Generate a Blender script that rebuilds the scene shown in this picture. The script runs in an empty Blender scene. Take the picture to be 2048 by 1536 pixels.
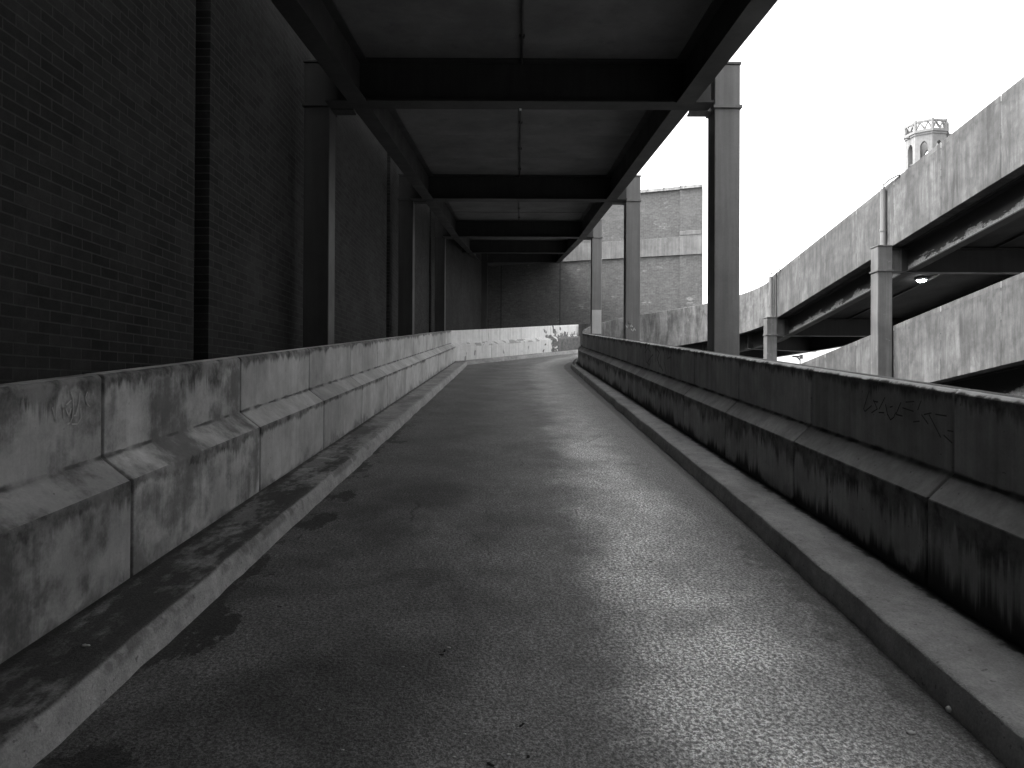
import bpy, math, random
from mathutils import Vector, Matrix, noise
random.seed(7)
C = bpy.context.scene.collection
R = math.radians
F = 1470.0; EYE = 1.54; G = 0.0898            # focal length in px of a 2048 px wide frame, eye height, ramp grade

# ------------------------------------------------------------------ mesh helpers
class MB:
    def __init__(s): s.v=[]; s.lc=[]; s.f=[]; s.m=[]
    def vert(s,p,lc=None):
        s.v.append(tuple(p)); s.lc.append(tuple(lc) if lc is not None else tuple(p)); return len(s.v)-1
    def face(s,idx,mat=0): s.f.append(tuple(idx)); s.m.append(mat)
    def build(s,name,mats,parent=None,bevel=0,smooth=False,origin=None):
        me=bpy.data.meshes.new(name)
        o_=Vector(origin) if origin is not None else Vector((0,0,0))
        me.from_pydata([tuple(Vector(p)-o_) for p in s.v],[],s.f)
        if not isinstance(mats,(list,tuple)): mats=[mats]
        for m in mats: me.materials.append(m)
        me.polygons.foreach_set('material_index',s.m)
        if smooth: me.polygons.foreach_set('use_smooth',[True]*len(s.f))
        a=me.attributes.new('lc','FLOAT_VECTOR','POINT')
        a.data.foreach_set('vector',[c for l in s.lc for c in l])
        me.update()
        o=bpy.data.objects.new(name,me); C.objects.link(o)
        o.location=o_
        if parent is not None:
            o.parent=parent; w_=Vector((0,0,0)); q_=parent
            while q_ is not None: w_+=q_.location; q_=q_.parent
            o.location=o_-w_
        if bevel:
            b=o.modifiers.new('edge','BEVEL'); b.width=bevel; b.segments=2; b.limit_method='ANGLE'; b.angle_limit=R(25)
        return o
    def hexa(s,p,mat=0,lc=None):
        i=[s.vert(q,None if lc is None else lc[k]) for k,q in enumerate(p)]
        for f in ((0,3,2,1),(4,5,6,7),(0,1,5,4),(1,2,6,5),(2,3,7,6),(3,0,4,7)): s.face([i[k] for k in f],mat)
    def box(s,x0,x1,y0,y1,z0,z1,mat=0):
        s.hexa([(x0,y0,z0),(x1,y0,z0),(x1,y1,z0),(x0,y1,z0),(x0,y0,z1),(x1,y0,z1),(x1,y1,z1),(x0,y1,z1)],mat)
    def bar(s,p0,p1,u0,u1,h0,h1,mat=0):          # along p0-p1, u to the right of travel, h up
        p0=Vector(p0);p1=Vector(p1); d=(p1-p0); d.z=0; d.normalize(); n=Vector((d.y,-d.x,0)); L=(p1-p0).length
        P=[];LC=[]
        for h in (h0,h1):
            for (p,sv) in ((p0,0),(p1,L)):
                for u in ((u0,u1) if p is p0 else (u1,u0)):
                    P.append(p+n*u+Vector((0,0,h))); LC.append((sv,u,h))
        s.hexa(P,mat,LC)
    def ibeam(s,p0,p1,depth,fw,tf=.022,tw=.016,mat=0):   # p on the underside centre line
        s.bar(p0,p1,-fw/2,fw/2,0,tf,mat); s.bar(p0,p1,-fw/2,fw/2,depth-tf,depth,mat); s.bar(p0,p1,-tw/2,tw/2,tf,depth-tf,mat)
    def tube(s,pts,r,n=10,mat=0,cap=True):
        rings=[]
        pts=[Vector(p) for p in pts]
        for i,p in enumerate(pts):
            d=(pts[min(i+1,len(pts)-1)]-pts[max(i-1,0)]).normalized()
            a=d.cross(Vector((0,0,1)))
            if a.length<1e-3: a=Vector((1,0,0))
            a.normalize(); b=a.cross(d)
            rr=r[i] if isinstance(r,(list,tuple)) else r
            rings.append([s.vert(p+a*rr*math.cos(2*math.pi*k/n)+b*rr*math.sin(2*math.pi*k/n)) for k in range(n)])
        for A,B in zip(rings,rings[1:]):
            for k in range(n): s.face((A[k],A[(k+1)%n],B[(k+1)%n],B[k]),mat)
        if cap: s.face(rings[0][::-1],mat); s.face(rings[-1],mat)

class Path:
    def __init__(s,pts):
        s.p=[Vector(p) for p in pts]; s.s=[0.0]
        for a,b in zip(s.p,s.p[1:]): s.s.append(s.s[-1]+((b-a).xy).length)
        s.L=s.s[-1]
        s.d=[(b-a).xy.normalized() for a,b in zip(s.p,s.p[1:])]
    def at(s,q):
        for i,v in enumerate(s.s):
            if abs(v-q)<1e-4 and 0<i<len(s.p)-1:
                n0=Vector((s.d[i-1].y,-s.d[i-1].x)); n1=Vector((s.d[i].y,-s.d[i].x)); m=(n0+n1).normalized(); m/=max(.3,m.dot(n0))
                return s.p[i].copy(),Vector((m.x,m.y,0))
        i=0
        while i<len(s.d)-1 and q>s.s[i+1]: i+=1
        t=(q-s.s[i])/(s.s[i+1]-s.s[i]); d=s.d[i]
        return s.p[i].lerp(s.p[i+1],t),Vector((d.y,-d.x,0))
    def stations(s,a,b,step=None):
        q={round(a,5),round(b,5)}
        for v in s.s:
            if a+1e-3<v<b-1e-3: q.add(round(v,5))
        if step:
            k=a
            while k<b-1e-3: q.add(round(k,5)); k+=step
        return sorted(q)
def sweep(mb,path,prof,a,b,step=None,edge_mat=None,s_off=0,wob=None):
    """closed profile [(u,h)] carried along the path; u to the right of travel"""
    rings=[]
    for q in path.stations(a,b,step):
        p,n=path.at(q); ring=[]
        for k,(u,h) in enumerate(prof):
            du,dh=wob(q,k) if wob else (0,0)
            P=p+n*(u+du)+Vector((0,0,h+dh)); ring.append(mb.vert(P,(q+s_off,u,h)))
        rings.append(ring)
    N=len(prof)
    for A,B in zip(rings,rings[1:]):
        for k in range(N):
            k2=(k+1)%N; mb.face((A[k],B[k],B[k2],A[k2]),edge_mat[k] if edge_mat else 0)
    mb.face(rings[0],0); mb.face(rings[-1][::-1],0)

def empty(name,loc,label=None,cat=None,group=None,kind=None,rz=0):
    o=bpy.data.objects.new(name,None); C.objects.link(o); o.location=loc; o.rotation_euler=(0,0,rz); o.empty_display_size=.2
    return tag(o,label,cat,group,kind)
def tag(o,label=None,cat=None,group=None,kind=None):
    if label: o['label']=label
    if cat: o['category']=cat
    if group: o['group']=group
    if kind: o['kind']=kind
    return o
def dup(root,loc,label=None,rz=None):
    r=root.copy(); C.objects.link(r); r.location=loc
    if rz is not None: r.rotation_euler=(0,0,rz)
    if label: r['label']=label
    for ch in list(root.children):
        c=ch.copy(); C.objects.link(c); c.parent=r
        for g in ch.children:
            d=g.copy(); C.objects.link(d); d.parent=c
    return r

# ------------------------------------------------------------------ materials
class NT:
    def __init__(s,name):
        s.mat=bpy.data.materials.new(name); s.mat.use_nodes=True; s.t=s.mat.node_tree; s.t.nodes.clear()
        s.out=s.t.nodes.new('ShaderNodeOutputMaterial'); s.b=s.t.nodes.new('ShaderNodeBsdfPrincipled')
        s.t.links.new(s.b.outputs[0],s.out.inputs[0])
    def set(s,sock,v):
        if isinstance(v,bpy.types.NodeSocket): s.t.links.new(v,sock)
        elif isinstance(v,(int,float)) and sock.type=='RGBA': sock.default_value=(v,v,v,1)
        else: sock.default_value=v
    def n(s,ty,**kw):
        nd=s.t.nodes.new(ty)
        for k,v in kw.items(): setattr(nd,k,v)
        return nd
    def m(s,op,a,b=0,c=0,clamp=False):
        nd=s.n('ShaderNodeMath',operation=op,use_clamp=clamp); s.set(nd.inputs[0],a); s.set(nd.inputs[1],b)
        if op in('MULTIPLY_ADD',): s.set(nd.inputs[2],c)
        return nd.outputs[0]
    def add(s,a,b): return s.m('ADD',a,b)
    def sub(s,a,b): return s.m('SUBTRACT',a,b)
    def mul(s,a,b): return s.m('MULTIPLY',a,b)
    def mx(s,a,b): return s.m('MAXIMUM',a,b)
    def mn(s,a,b): return s.m('MINIMUM',a,b)
    def mr(s,v,a,b,c=0.,d=1.,smooth=True):
        nd=s.n('ShaderNodeMapRange',interpolation_type='SMOOTHSTEP' if smooth else 'LINEAR')
        s.set(nd.inputs[0],v)
        for k,x in zip((1,2,3,4),(a,b,c,d)): s.set(nd.inputs[k],x)
        return nd.outputs[0]
    def mixf(s,f,a,b):
        nd=s.n('ShaderNodeMix',data_type='FLOAT'); s.set(nd.inputs[0],f); s.set(nd.inputs[2],a); s.set(nd.inputs[3],b); return nd.outputs[0]
    def lc(s):
        if not hasattr(s,'_lc'):
            a=s.n('ShaderNodeAttribute',attribute_name='lc'); x=s.n('ShaderNodeSeparateXYZ'); s.t.links.new(a.outputs['Vector'],x.inputs[0])
            s._lc=(a.outputs['Vector'],x.outputs[0],x.outputs[1],x.outputs[2])
        return s._lc
    def vec(s,x,y,z):
        nd=s.n('ShaderNodeCombineXYZ'); s.set(nd.inputs[0],x); s.set(nd.inputs[1],y); s.set(nd.inputs[2],z); return nd.outputs[0]
    def scale(s,v,sc):
        nd=s.n('ShaderNodeVectorMath',operation='MULTIPLY'); s.set(nd.inputs[0],v); nd.inputs[1].default_value=sc; return nd.outputs[0]
    def off(s,v,w):
        nd=s.n('ShaderNodeVectorMath',operation='ADD'); s.set(nd.inputs[0],v); s.set(nd.inputs[1],w); return nd.outputs[0]
    def noise(s,v,sc,det=4,rough=.55,dist=0.):
        nd=s.n('ShaderNodeTexNoise'); s.set(nd.inputs['Vector'],v); nd.inputs['Scale'].default_value=sc; nd.inputs['Detail'].default_value=det
        nd.inputs['Roughness'].default_value=rough; nd.inputs['Distortion'].default_value=dist; return nd.outputs[0]
    def rnd(s): return s.n('ShaderNodeObjectInfo').outputs['Random']
    def bump(s,h,st=.3,dist=.01):
        nd=s.n('ShaderNodeBump'); nd.inputs['Strength'].default_value=st; nd.inputs['Distance'].default_value=dist; s.set(nd.inputs['Height'],h)
        s.t.links.new(nd.outputs[0],s.b.inputs['Normal'])
    def done(s,col,rough=.85,spec=.4):
        s.set(s.b.inputs['Base Color'],col); s.set(s.b.inputs['Roughness'],rough); s.set(s.b.inputs['Specular IOR Level'],spec); return s.mat

def concrete(name,base=.3,top=None,shelf=None,top_len=.3,dark=.04,streak=.5,blot=.35,paint=0,top_thr=(.3,.6),foot=None,foot_amt=0.,skylit=None,stain_amt=.9,grime=0.,shelf_amt=1.,blotch=0.):
    t=NT(name); v,sx,u,h=t.lc(); r=t.rnd()
    vo=t.off(v,t.vec(t.mul(r,37.),t.mul(r,11.),0.))
    big=t.noise(vo,1.3,5,.6); mid=t.noise(vo,7,5,.65); fine=t.noise(vo,70,3,.7)
    st=t.noise(t.scale(vo,(9,9,.55)),1.,5,.65)         # vertical run marks
    st2=t.noise(t.scale(vo,(26,26,1.2)),1.,4,.6)
    val=t.mul(t.mr(big,.25,.75,.72,1.18),base)
    val=t.mul(val,t.mr(mid,.2,.8,.86,1.12)); val=t.mul(val,t.mr(fine,.2,.8,.93,1.07))
    val=t.mul(val,t.mr(r,0,1,.86,1.1,False))
    val=t.mul(val,t.mr(t.add(t.mul(st,.65),t.mul(st2,.35)),.3,.7,1-streak,1+streak*.35))
    if blotch: val=t.mul(val,t.mr(t.noise(t.scale(vo,(3.2,3.2,.8)),1.,6,.7,.5),.3,.7,1-blotch,1+blotch*.6))
    ga=t.n('ShaderNodeAttribute',attribute_type='OBJECT',attribute_name='grime').outputs['Fac']; gr=t.add(ga,grime)
    nz=t.n('ShaderNodeSeparateXYZ'); t.set(nz.inputs[0],t.n('ShaderNodeNewGeometry').outputs['Normal']); side=t.m('LESS_THAN',nz.outputs[2],.85)
    mask=0.
    edges=[]
    if top is not None: edges.append((top,top_len,1.))
    if shelf is not None: edges.append((shelf,top_len*.6,shelf_amt))
    patch=t.mr(t.noise(t.scale(vo,(1,1,.1)),1.7,4,.6),top_thr[0],top_thr[1])
    drip=t.noise(t.scale(vo,(34,34,1.5)),1.,4,.65); dm=t.add(t.add(t.mul(drip,.34),t.mul(t.noise(t.scale(vo,(11,11,.4)),1.,3,.5),.33)),t.mul(t.noise(t.scale(vo,(2.7,2.7,.2)),1.,3,.5),.33))
    for e,ln,am in edges:
        d=t.sub(e,h)                                    # distance below the edge
        reach=t.add(.016,t.mul(t.mul(t.mr(dm,.36,.68,.02,1.,False),patch),t.mul(gr,ln*1.9*am)))
        mk=t.mr(d,t.mul(reach,.5),t.add(reach,.012),1.,0.)
        mk=t.mul(t.mul(mk,t.m('GREATER_THAN',d,-.004)),side)
        mask=t.mx(mask,t.mul(mk,t.mr(mid,.3,.62,1.,.55)))
    soil=t.mul(t.mr(t.add(t.add(t.mul(t.noise(vo,1.9,6,.68),.75),t.mul(st,.25)),t.mul(t.mx(t.sub(gr,.8),0.),.55)),.42,.60),t.mr(gr,.35,.8))
    mask=t.mx(mask,t.mul(soil,.85))
    if foot is not None:
        d=t.sub(h,foot)
        reach=t.mr(t.noise(vo,2.5,5,.65),.4,.75,.02,.30)
        mask=t.mx(mask,t.mul(t.mul(t.mr(d,0.,reach,1.,0.),t.mr(mid,.35,.65,.3,1.)),.75))
    if shelf is not None:
        dc=t.m('ABSOLUTE',t.sub(h,shelf+.13)); mask=t.mx(mask,t.mul(t.mr(dc,.004,t.mr(mid,.3,.7,.008,.03),1.,0.),t.mr(t.noise(vo,4.,3),.35,.6,.2,.9)))
    if foot_amt:
        rr=t.mul(t.mr(dm,.38,.62,.0,1.,False),t.mul(t.mr(t.noise(t.scale(vo,(1,1,.1)),1.1,3),.36,.60,.06,1.),foot_amt))
        mask=t.mx(mask,t.mul(t.mr(t.sub(h,.14),t.mul(rr,.3),t.add(rr,.03),1.,0.),t.m('LESS_THAN',h,(shelf or 9)+.002)))
    bl=t.mr(t.noise(vo,3.1,6,.7,.4),.56,.72); mask=t.mx(mask,t.mul(bl,blot))
    speck=t.mr(t.noise(vo,28,2,.5),.70,.76); mask=t.mx(mask,t.mul(speck,.55))
    val=t.mixf(t.mul(mask,stain_amt),val,t.mul(t.mr(mid,.2,.8,.5,1.5),dark))
    if skylit is not None: val=t.mixf(t.mr(t.add(h,t.mr(mid,.3,.7,-.008,.008)),skylit-.012,skylit),val,t.mul(t.mr(mid,.25,.75,.75,1.15),.78))  # sky light on the top edge painted in as a paler colour
    t.bump(t.add(t.add(t.mul(mid,.5),t.mul(fine,.35)),t.mul(st2,.1)),.35,.012)
    return t.done(val,t.mr(mid,.3,.7,.75,.95),.3)

def brick(name,b1=.12,b2=.2,mortar=.26,bump=.6,eff=.0,scale=1.,vr=.3):
    t=NT(name); v,sx,u,h=t.lc()
    wv=t.noise(v,1.1,3); hh=t.add(h,t.mr(wv,0,1,-.004,.004,False))
    bt=t.n('ShaderNodeTexBrick'); t.set(bt.inputs['Vector'],t.vec(sx,hh,0.))
    bt.inputs['Color1'].default_value=(0,0,0,1); bt.inputs['Color2'].default_value=(1,1,1,1); bt.inputs['Mortar'].default_value=(.5,.5,.5,1)
    bt.inputs['Scale'].default_value=1; bt.inputs['Brick Width'].default_value=.225*scale; bt.inputs['Row Height'].default_value=.075*scale
    bt.inputs['Mortar Size'].default_value=.006*scale; bt.inputs['Mortar Smooth'].default_value=.25; bt.inputs['Bias'].default_value=-.1
    big=t.noise(v,.8,5,.6); mid=t.noise(v,9,4,.6); fine=t.noise(v,60,3,.7)
    pb=t.mixf(bt.outputs['Color'],b1,b2)
    pb=t.mul(pb,t.mr(big,.25,.75,1-vr,1+vr)); pb=t.mul(pb,t.mr(mid,.2,.8,.8,1.2)); pb=t.mul(pb,t.mr(fine,.2,.8,.85,1.15))
    mo=t.mul(t.mr(mid,.2,.8,.75,1.15),mortar)
    val=t.mixf(bt.outputs['Fac'],pb,mo)
    if eff:
        e=t.mul(t.mr(t.noise(t.scale(v,(1,1,1.6)),.9,5,.7),.56,.68),eff); val=t.mixf(t.mul(e,t.mr(t.noise(t.scale(v,(3,3,13.)),1.,3),.45,.6)),val,.55)
    t.bump(t.add(t.mul(bt.outputs['Fac'],-1.),t.mul(fine,.25)),bump,.006)
    return t.done(val,.9,.25)

def plain(name,val,rough=.6,spec=.4,var=.15,streak=.25,metal=0,rust=0.,rustv=.03,bump=.05):
    t=NT(name); g=t.n('ShaderNodeTexCoord').outputs['Object']; r=t.rnd(); g=t.off(g,t.vec(t.mul(r,20.),t.mul(r,9.),t.mul(r,5.)))
    n1=t.noise(g,2.2,5,.6); st=t.noise(t.scale(g,(12,12,.5)),1.,4,.6); f=t.noise(g,45,3,.6)
    c=t.mul(t.mr(n1,.25,.75,1-var,1+var),val); c=t.mul(c,t.mr(st,.3,.7,1-streak,1+streak*.4)); c=t.mul(c,t.mr(f,.2,.8,.94,1.06))
    if rust: c=t.mixf(t.mul(t.mr(t.noise(g,5,6,.7),.6,.7),rust),c,rustv)
    t.bump(t.add(n1,f),bump,.01); t.set(t.b.inputs['Metallic'],metal)
    return t.done(c,t.mr(n1,.3,.7,rough-.08,rough+.08),spec)

def road_mat():
    t=NT('damp_asphalt'); v,sx,u,h=t.lc()
    y=sx
    g1=t.noise(v,120,2,.75); g2=t.noise(v,56,2,.72); mid=t.noise(v,6.5,6,.7); big=t.noise(v,1.15,6,.62,.3); mot=t.noise(v,15,5,.75)
    trans=t.noise(t.off(v,(3.,7.,0)),1.5,4,.6,.2)
    ua=t.add(u,t.mr(big,.3,.7,-.16,.16,False))
    tr=t.mul(t.mul(t.mr(ua,.32,.85),t.mr(ua,1.0,1.55,1.,0.)),t.mr(y,7.,14.,1.,.3))              # polished wheel track, also carries the painted sky sheen
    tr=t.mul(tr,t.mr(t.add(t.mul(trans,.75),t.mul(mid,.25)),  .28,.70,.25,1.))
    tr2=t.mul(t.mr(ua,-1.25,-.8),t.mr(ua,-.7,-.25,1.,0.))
    side=t.mr(u,-1.2,1.3,.82,1.18,False)                              # the left half is darker
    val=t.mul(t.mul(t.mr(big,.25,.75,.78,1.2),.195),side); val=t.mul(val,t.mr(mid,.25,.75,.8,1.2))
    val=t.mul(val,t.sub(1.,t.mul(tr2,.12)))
    val=t.add(val,t.mul(t.mul(tr,t.mr(g2,.36,.64,.4,1.45)),.50))  # sheen of the sky added to the track colour, on top of wear
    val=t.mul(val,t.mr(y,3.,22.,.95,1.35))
    ed=t.sub(t.add(u,1.66),t.mr(t.noise(t.scale(v,(1.5,2.6,1)),1.,6,.7),.42,.72,-.02,.42))
    damp=t.mul(t.mr(t.add(ed,t.mr(mot,.3,.7,-.03,.03)),-.03,.05,1.,0.),t.mr(y,8.,14.,1.,.25))
    oil=t.mul(t.mul(t.mr(t.add(t.mul(t.noise(v,.95,6,.68,.5),.85),t.mul(mot,.15)),.46,.60),t.mr(ua,-.35,.2,1.,0.)),t.mr(y,5.5,8.5,1.,.12))
    rdirt=t.mul(t.mul(t.mr(t.add(ua,t.mr(mid,.3,.7,-.1,.1)),1.52,1.68),t.mr(y,4.8,6.5,1.,.12)),.9)
    gut=t.mul(t.mr(u,1.70,1.78),.8)
    wet=t.mx(damp,t.mx(t.mx(t.mul(oil,.6),gut),rdirt))
    vo=t.n('ShaderNodeTexVoronoi',feature='DISTANCE_TO_EDGE'); t.set(vo.inputs['Vector'],t.off(v,t.vec(t.mul(mid,.35),t.mul(big,.5),0.))); vo.inputs['Scale'].default_value=.55
    crack=t.mul(t.mr(vo.outputs['Distance'],0.,.006,1.,0.),t.mr(t.noise(v,.7,2),.52,.6))
    gr=t.mul(t.mul(t.mr(t.add(u,t.mr(mid,.3,.7,-.08,.08)),1.60,1.68),t.mr(y,5.6,7.)),t.mr(y,16.,20.,1.,0.))
    gr=t.mul(gr,t.mr(g2,.4,.6,.45,1.))
    sp=t.add(t.mul(g1,.45),t.add(t.mul(g2,.35),t.mul(mot,.2)))
    val=t.mul(val,t.mr(g2,.33,.67,.5,1.5)); val=t.mul(val,t.mr(g1,.33,.67,.65,1.35)); val=t.mul(val,t.mr(mot,.3,.7,.8,1.2))
    val=t.mixf(t.mul(gr,.75),val,.26)
    val=t.mixf(wet,val,t.mul(val,.26)); val=t.mixf(t.mul(crack,.6),val,.02)
    light=t.mr(t.noise(v,210,1,.5),.77,.80); val=t.mixf(t.mul(light,.7),val,.32)
    rough=t.mixf(tr,t.mr(mid,.3,.7,.64,.8),t.mr(mot,.3,.7,.46,.64)); rough=t.mixf(t.mul(wet,.5),rough,.5)
    t.bump(t.add(t.mul(g1,.5),t.add(t.mul(g2,.9),t.mul(mid,.4))),.7,.008)
    return t.done(val,rough,.5)

def kerb_mat(name,amt):
    t=NT(name); v,sx,u,h=t.lc()
    big=t.noise(v,1.6,6,.68,.4); mid=t.noise(v,11,5,.65); fine=t.noise(v,90,3,.7)
    val=t.mul(t.mr(big,.25,.75,  .75,1.2),.42); val=t.mul(val,t.mr(mid,.2,.8,.75,1.2)); val=t.mul(val,t.mr(fine,.2,.8,.8,1.2))
    topm=t.mr(h,.12,.135)                                           # dirt lies on the flat top, not the face
    moss=t.mr(t.add(t.add(t.mul(t.noise(t.scale(v,(.9,2.2,1)),1.,6,.7),.75),t.mul(mid,.25)),t.mr(sx,2.,9.,.09,0.)),.44,.58)
    chip=t.mul(t.mr(t.add(t.noise(t.scale(v,(1.6,1,1)),1.,5,.7),t.mul(mid,.3)),.62,.72),t.mul(t.mr(h,.06,.10),t.mr(sx,9.,13.,1.,0.)))
    moss=t.mul(t.mul(moss,topm),t.mul(t.mr(sx,7.,13.,1.,.3),amt))
    val=t.mixf(t.mx(t.mul(moss,.92),t.mul(t.mul(chip,amt),.55)),val,t.mul(t.mr(fine,.2,.8,.5,1.7),.04))
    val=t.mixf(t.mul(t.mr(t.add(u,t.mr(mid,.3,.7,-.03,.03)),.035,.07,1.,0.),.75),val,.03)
    val=t.mixf(t.mul(t.mr(t.noise(v,34,3,.6),.62,.72),.6),val,.06)
    t.bump(t.add(t.mul(mid,.7),t.mul(fine,.5)),.7,.014)
    return t.done(val,.85,.35)

M={}
M['road']=road_mat(); M['kerb']=kerb_mat('dirty_kerb_concrete',1.); M['kerb_r']=kerb_mat('plain_kerb_concrete',.25)
M['left']=concrete('left_parapet_concrete',.56,1.246,.664,.30,.022,.15,.18,foot=.14,grime=.16)
M['right']=concrete('right_parapet_concrete',.37,1.197,.612,.36,.008,.25,.2,foot=.14,top_thr=(.25,.55),grime=.30,shelf_amt=3.6,foot_amt=.40,skylit=1.185)
M['band']=concrete('weathered_ramp_concrete',.138,1.197,None,.40,.06,.40,.4,top_thr=(.3,.6),stain_amt=.7,grime=.75,blotch=.42)
M['stained']=concrete('blotchy_stained_concrete',.48,1.197,None,.5,.05,.35,.95,top_thr=(.3,.6),stain_amt=.8,grime=.85,blotch=.7)
M['steel']=plain('dark_painted_steel',.12,.55,.35,.15,.2)
M['girder']=plain('black_paint_and_column_shade',.038,.55,.35,.2,.15)  # black girder paint; on the left columns it stands in for shade
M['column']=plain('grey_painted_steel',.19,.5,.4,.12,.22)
M['column_r']=plain('worn_grey_painted_steel',.135,.55,.4,.2,.3,rust=.5,rustv=.3)
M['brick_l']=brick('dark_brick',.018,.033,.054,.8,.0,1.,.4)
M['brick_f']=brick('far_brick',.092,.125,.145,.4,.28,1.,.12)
M['coping']=concrete('far_coping_stone',.32,None,None)
M['conc_band']=concrete('far_band_concrete',.19,9.3,None,.5,.12,.3,.15)
M['soffit']=concrete('soffit_concrete',.18,None,None,streak=.05,blot=.3)
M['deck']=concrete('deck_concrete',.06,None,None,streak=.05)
M['stone']=plain('pale_tower_stone',.19,.9,.2,.12,.15)
M['white']=plain('white_plastic',.85,.5,.4,.05,.05)
M['chip']=plain('pale_stone',.55,.8,.3,.2,.05)
M['tagdark']=plain('black_marker_paint',.06,.5,.3,.1,.1)
M['taglight']=plain('pale_scratch',.55,.8,.2,.2,.1)
M['twig']=plain('dark_twig',.02,.9,.2,.2,.1)
M['ground']=concrete('ground_tarmac',.10,None,None,streak=.05)
def painted():
    t=NT('flaking_white_paint'); v,sx,u,h=t.lc()
    mid=t.noise(v,6,6,.7,.3); fine=t.noise(v,50,3); st=t.noise(t.scale(v,(10,10,.6)),1.,4)
    val=t.mul(t.mr(mid,.2,.8,.9,1.08),.78); val=t.mul(val,t.mr(st,.3,.7,.86,1.05))
    mid2=t.noise(v,2.6,3,.55,.3); edge=t.add(sx,t.mr(mid2,.25,.75,-.7,.7))
    bare=t.mul(t.mr(edge,5.55,5.75),t.mx(t.mr(t.add(h,t.mr(mid,.3,.7,-.15,.15)),.86,.80),t.mul(t.mr(edge,5.9,6.0),t.mr(edge,6.35,6.45,1.,0.))))
    bare=t.mx(bare,t.mul(t.mul(t.mr(mid2,.52,.58),.6),t.mul(t.mr(h,.6,.66),t.mr(h,.8,.74))))
    scr=t.mul(t.mr(t.noise(v,14,3,.6,1.2),.66,.70),t.mul(t.mr(sx,3.9,4.1),t.mr(sx,4.9,4.7)))
    val=t.mixf(t.mul(scr,.18),val,.4)
    val=t.mixf(bare,val,t.mul(t.mr(mid,.2,.8,.6,1.4),.17)); t.bump(mid,.2,.01)
    spots=t.mul(t.mr(t.noise(t.scale(v,(3.2,3.2,1.4)),1.,2),.66,.70),t.mr(h,.5,.45)); val=t.mixf(t.mul(spots,.6),val,.16)
    return t.done(val,.8,.3)
M['paint']=painted()
def peel():
    t=NT('peeling_girder_paint'); v,sx,u,h=t.lc()
    n=t.noise(t.scale(v,(1.6,2.,5.)),1.,7,.7,.3); n2=t.noise(t.scale(v,(.35,1,.2)),1.,2)
    mk=t.mul(t.mr(t.sub(h,t.mr(n,.3,.7,.0,.36,False)),-.02,.02,1.,0.),t.mr(n2,.36,.5,.25,1.))
    val=t.mixf(mk,.04,t.mul(t.mr(t.noise(v,22,4,.7),.3,.7,.5,1.2),.34)); return t.done(val,.7,.3)
M['peel']=peel()
t=NT('lit_lamp_diffuser'); t.done(.9,.4); t.b.inputs['Emission Color'].default_value=(1,1,1,1); t.b.inputs['Emission Strength'].default_value=9.; M['lamp']=t.mat

# ------------------------------------------------------------------ ramp lines
CX,CY=5.56,24.6
def rise(phi):                                  # road height round the bend, phi 180 -> 0
    z0=G*CY
    if phi>=109.4: return z0+(180-phi)/70.6*(3.10-z0)
    return 3.10+(109.4-phi)/109.4*(4.02-3.10)
GR=.128
def zret(y): return 4.02+GR*(CY-y)
Y0=-15.8
def on(phi,r): return (CX+r*math.cos(R(phi)),CY+r*math.sin(R(phi)))
# outer (left) face line: straight, then three chords, then straight back
VO=[(-2.03,26.4),(2.99,32.3),on(49,7.75),(13.15,23.4)]
def phi_of(x,y): return math.degrees(math.atan2(y-CY,x-CX))
outer_pts=[(-2.03-.00203*(26.4-Y0),Y0,G*Y0),(VO[0][0],VO[0][1],G*26.4),(VO[1][0],VO[1][1],3.14),(VO[2][0],VO[2][1],rise(49)),(VO[3][0],VO[3][1],zret(23.4)),(13.15,Y0,zret(Y0))]
P_left=Path(outer_pts[:2]); P_far=Path(outer_pts[1:3]); P_out=Path(outer_pts[2:])
P_leftfull=Path(outer_pts)
arc=[(*on(a,3.35),rise(a)) for a in range(180,-1,-9)]
P_right=Path([(2.21,Y0,G*Y0),(2.21,CY,G*CY)])
P_arc=Path(arc)
P_ret=Path([(8.91,CY,zret(CY)),(8.91,Y0,zret(Y0))])
prof_l=[(0,.02),(0,.664),(-.165,.79),(-.165,1.226),(-.185,1.246),(-.285,1.246),(-.285,-.2),(0,-.2)]
prof_r=[(0,.02),(0,.612),(.14,.749),(.14,1.172),(.165,1.197),(.25,1.197),(.25,-.2),(0,-.2)]
def panels(path,prof,cuts,gap,mats,parent,em=None,bev=.007,step=None,s_off=0):
    out=[]
    for a,b in zip(cuts,cuts[1:]):
        mb=MB(); iv=lambda q:any(abs(q-v)<1e-3 for v in path.s); ga=0 if iv(a) else gap/2; gb=0 if iv(b) else gap/2
        sweep(mb,path,prof,a+ga,b-gb,step,em,s_off); out.append(mb.build('panel',mats,parent,bevel=bev))
    return out

# ---- road
def road_mesh(name,rows,mat,parent=None,nu=16):
    mb=MB(); rr=[]
    for (L,Rt,sv,ul,ur) in rows:
        L=Vector(L);Rt=Vector(Rt); rr.append([mb.vert(L.lerp(Rt,k/nu),(sv,ul+(ur-ul)*k/nu,0)) for k in range(nu+1)])
    for A,B in zip(rr,rr[1:]):
        for k in range(nu): mb.face((A[k],A[k+1],B[k+1],B[k]))
    return mb.build(name,mat,parent)
def outer_hit(phi):
    d=Vector((math.cos(R(phi)),math.sin(R(phi))))
    best=None
    for a,b in zip(outer_pts,outer_pts[1:]):
        A=Vector(a[:2]);B=Vector(b[:2]);e=B-A;w=A-Vector((CX,CY)); den=d.x*e.y-d.y*e.x
        if abs(den)<1e-9: continue
        tt=(w.x*e.y-w.y*e.x)/den; ss=(w.x*d.y-w.y*d.x)/den
        if tt>0 and -1e-6<=ss<=1+1e-6: best=(CX+d.x*tt,CY+d.y*tt,a[2]+(b[2]-a[2])*ss)
    return best
rows=[]
y=Y0
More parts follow.
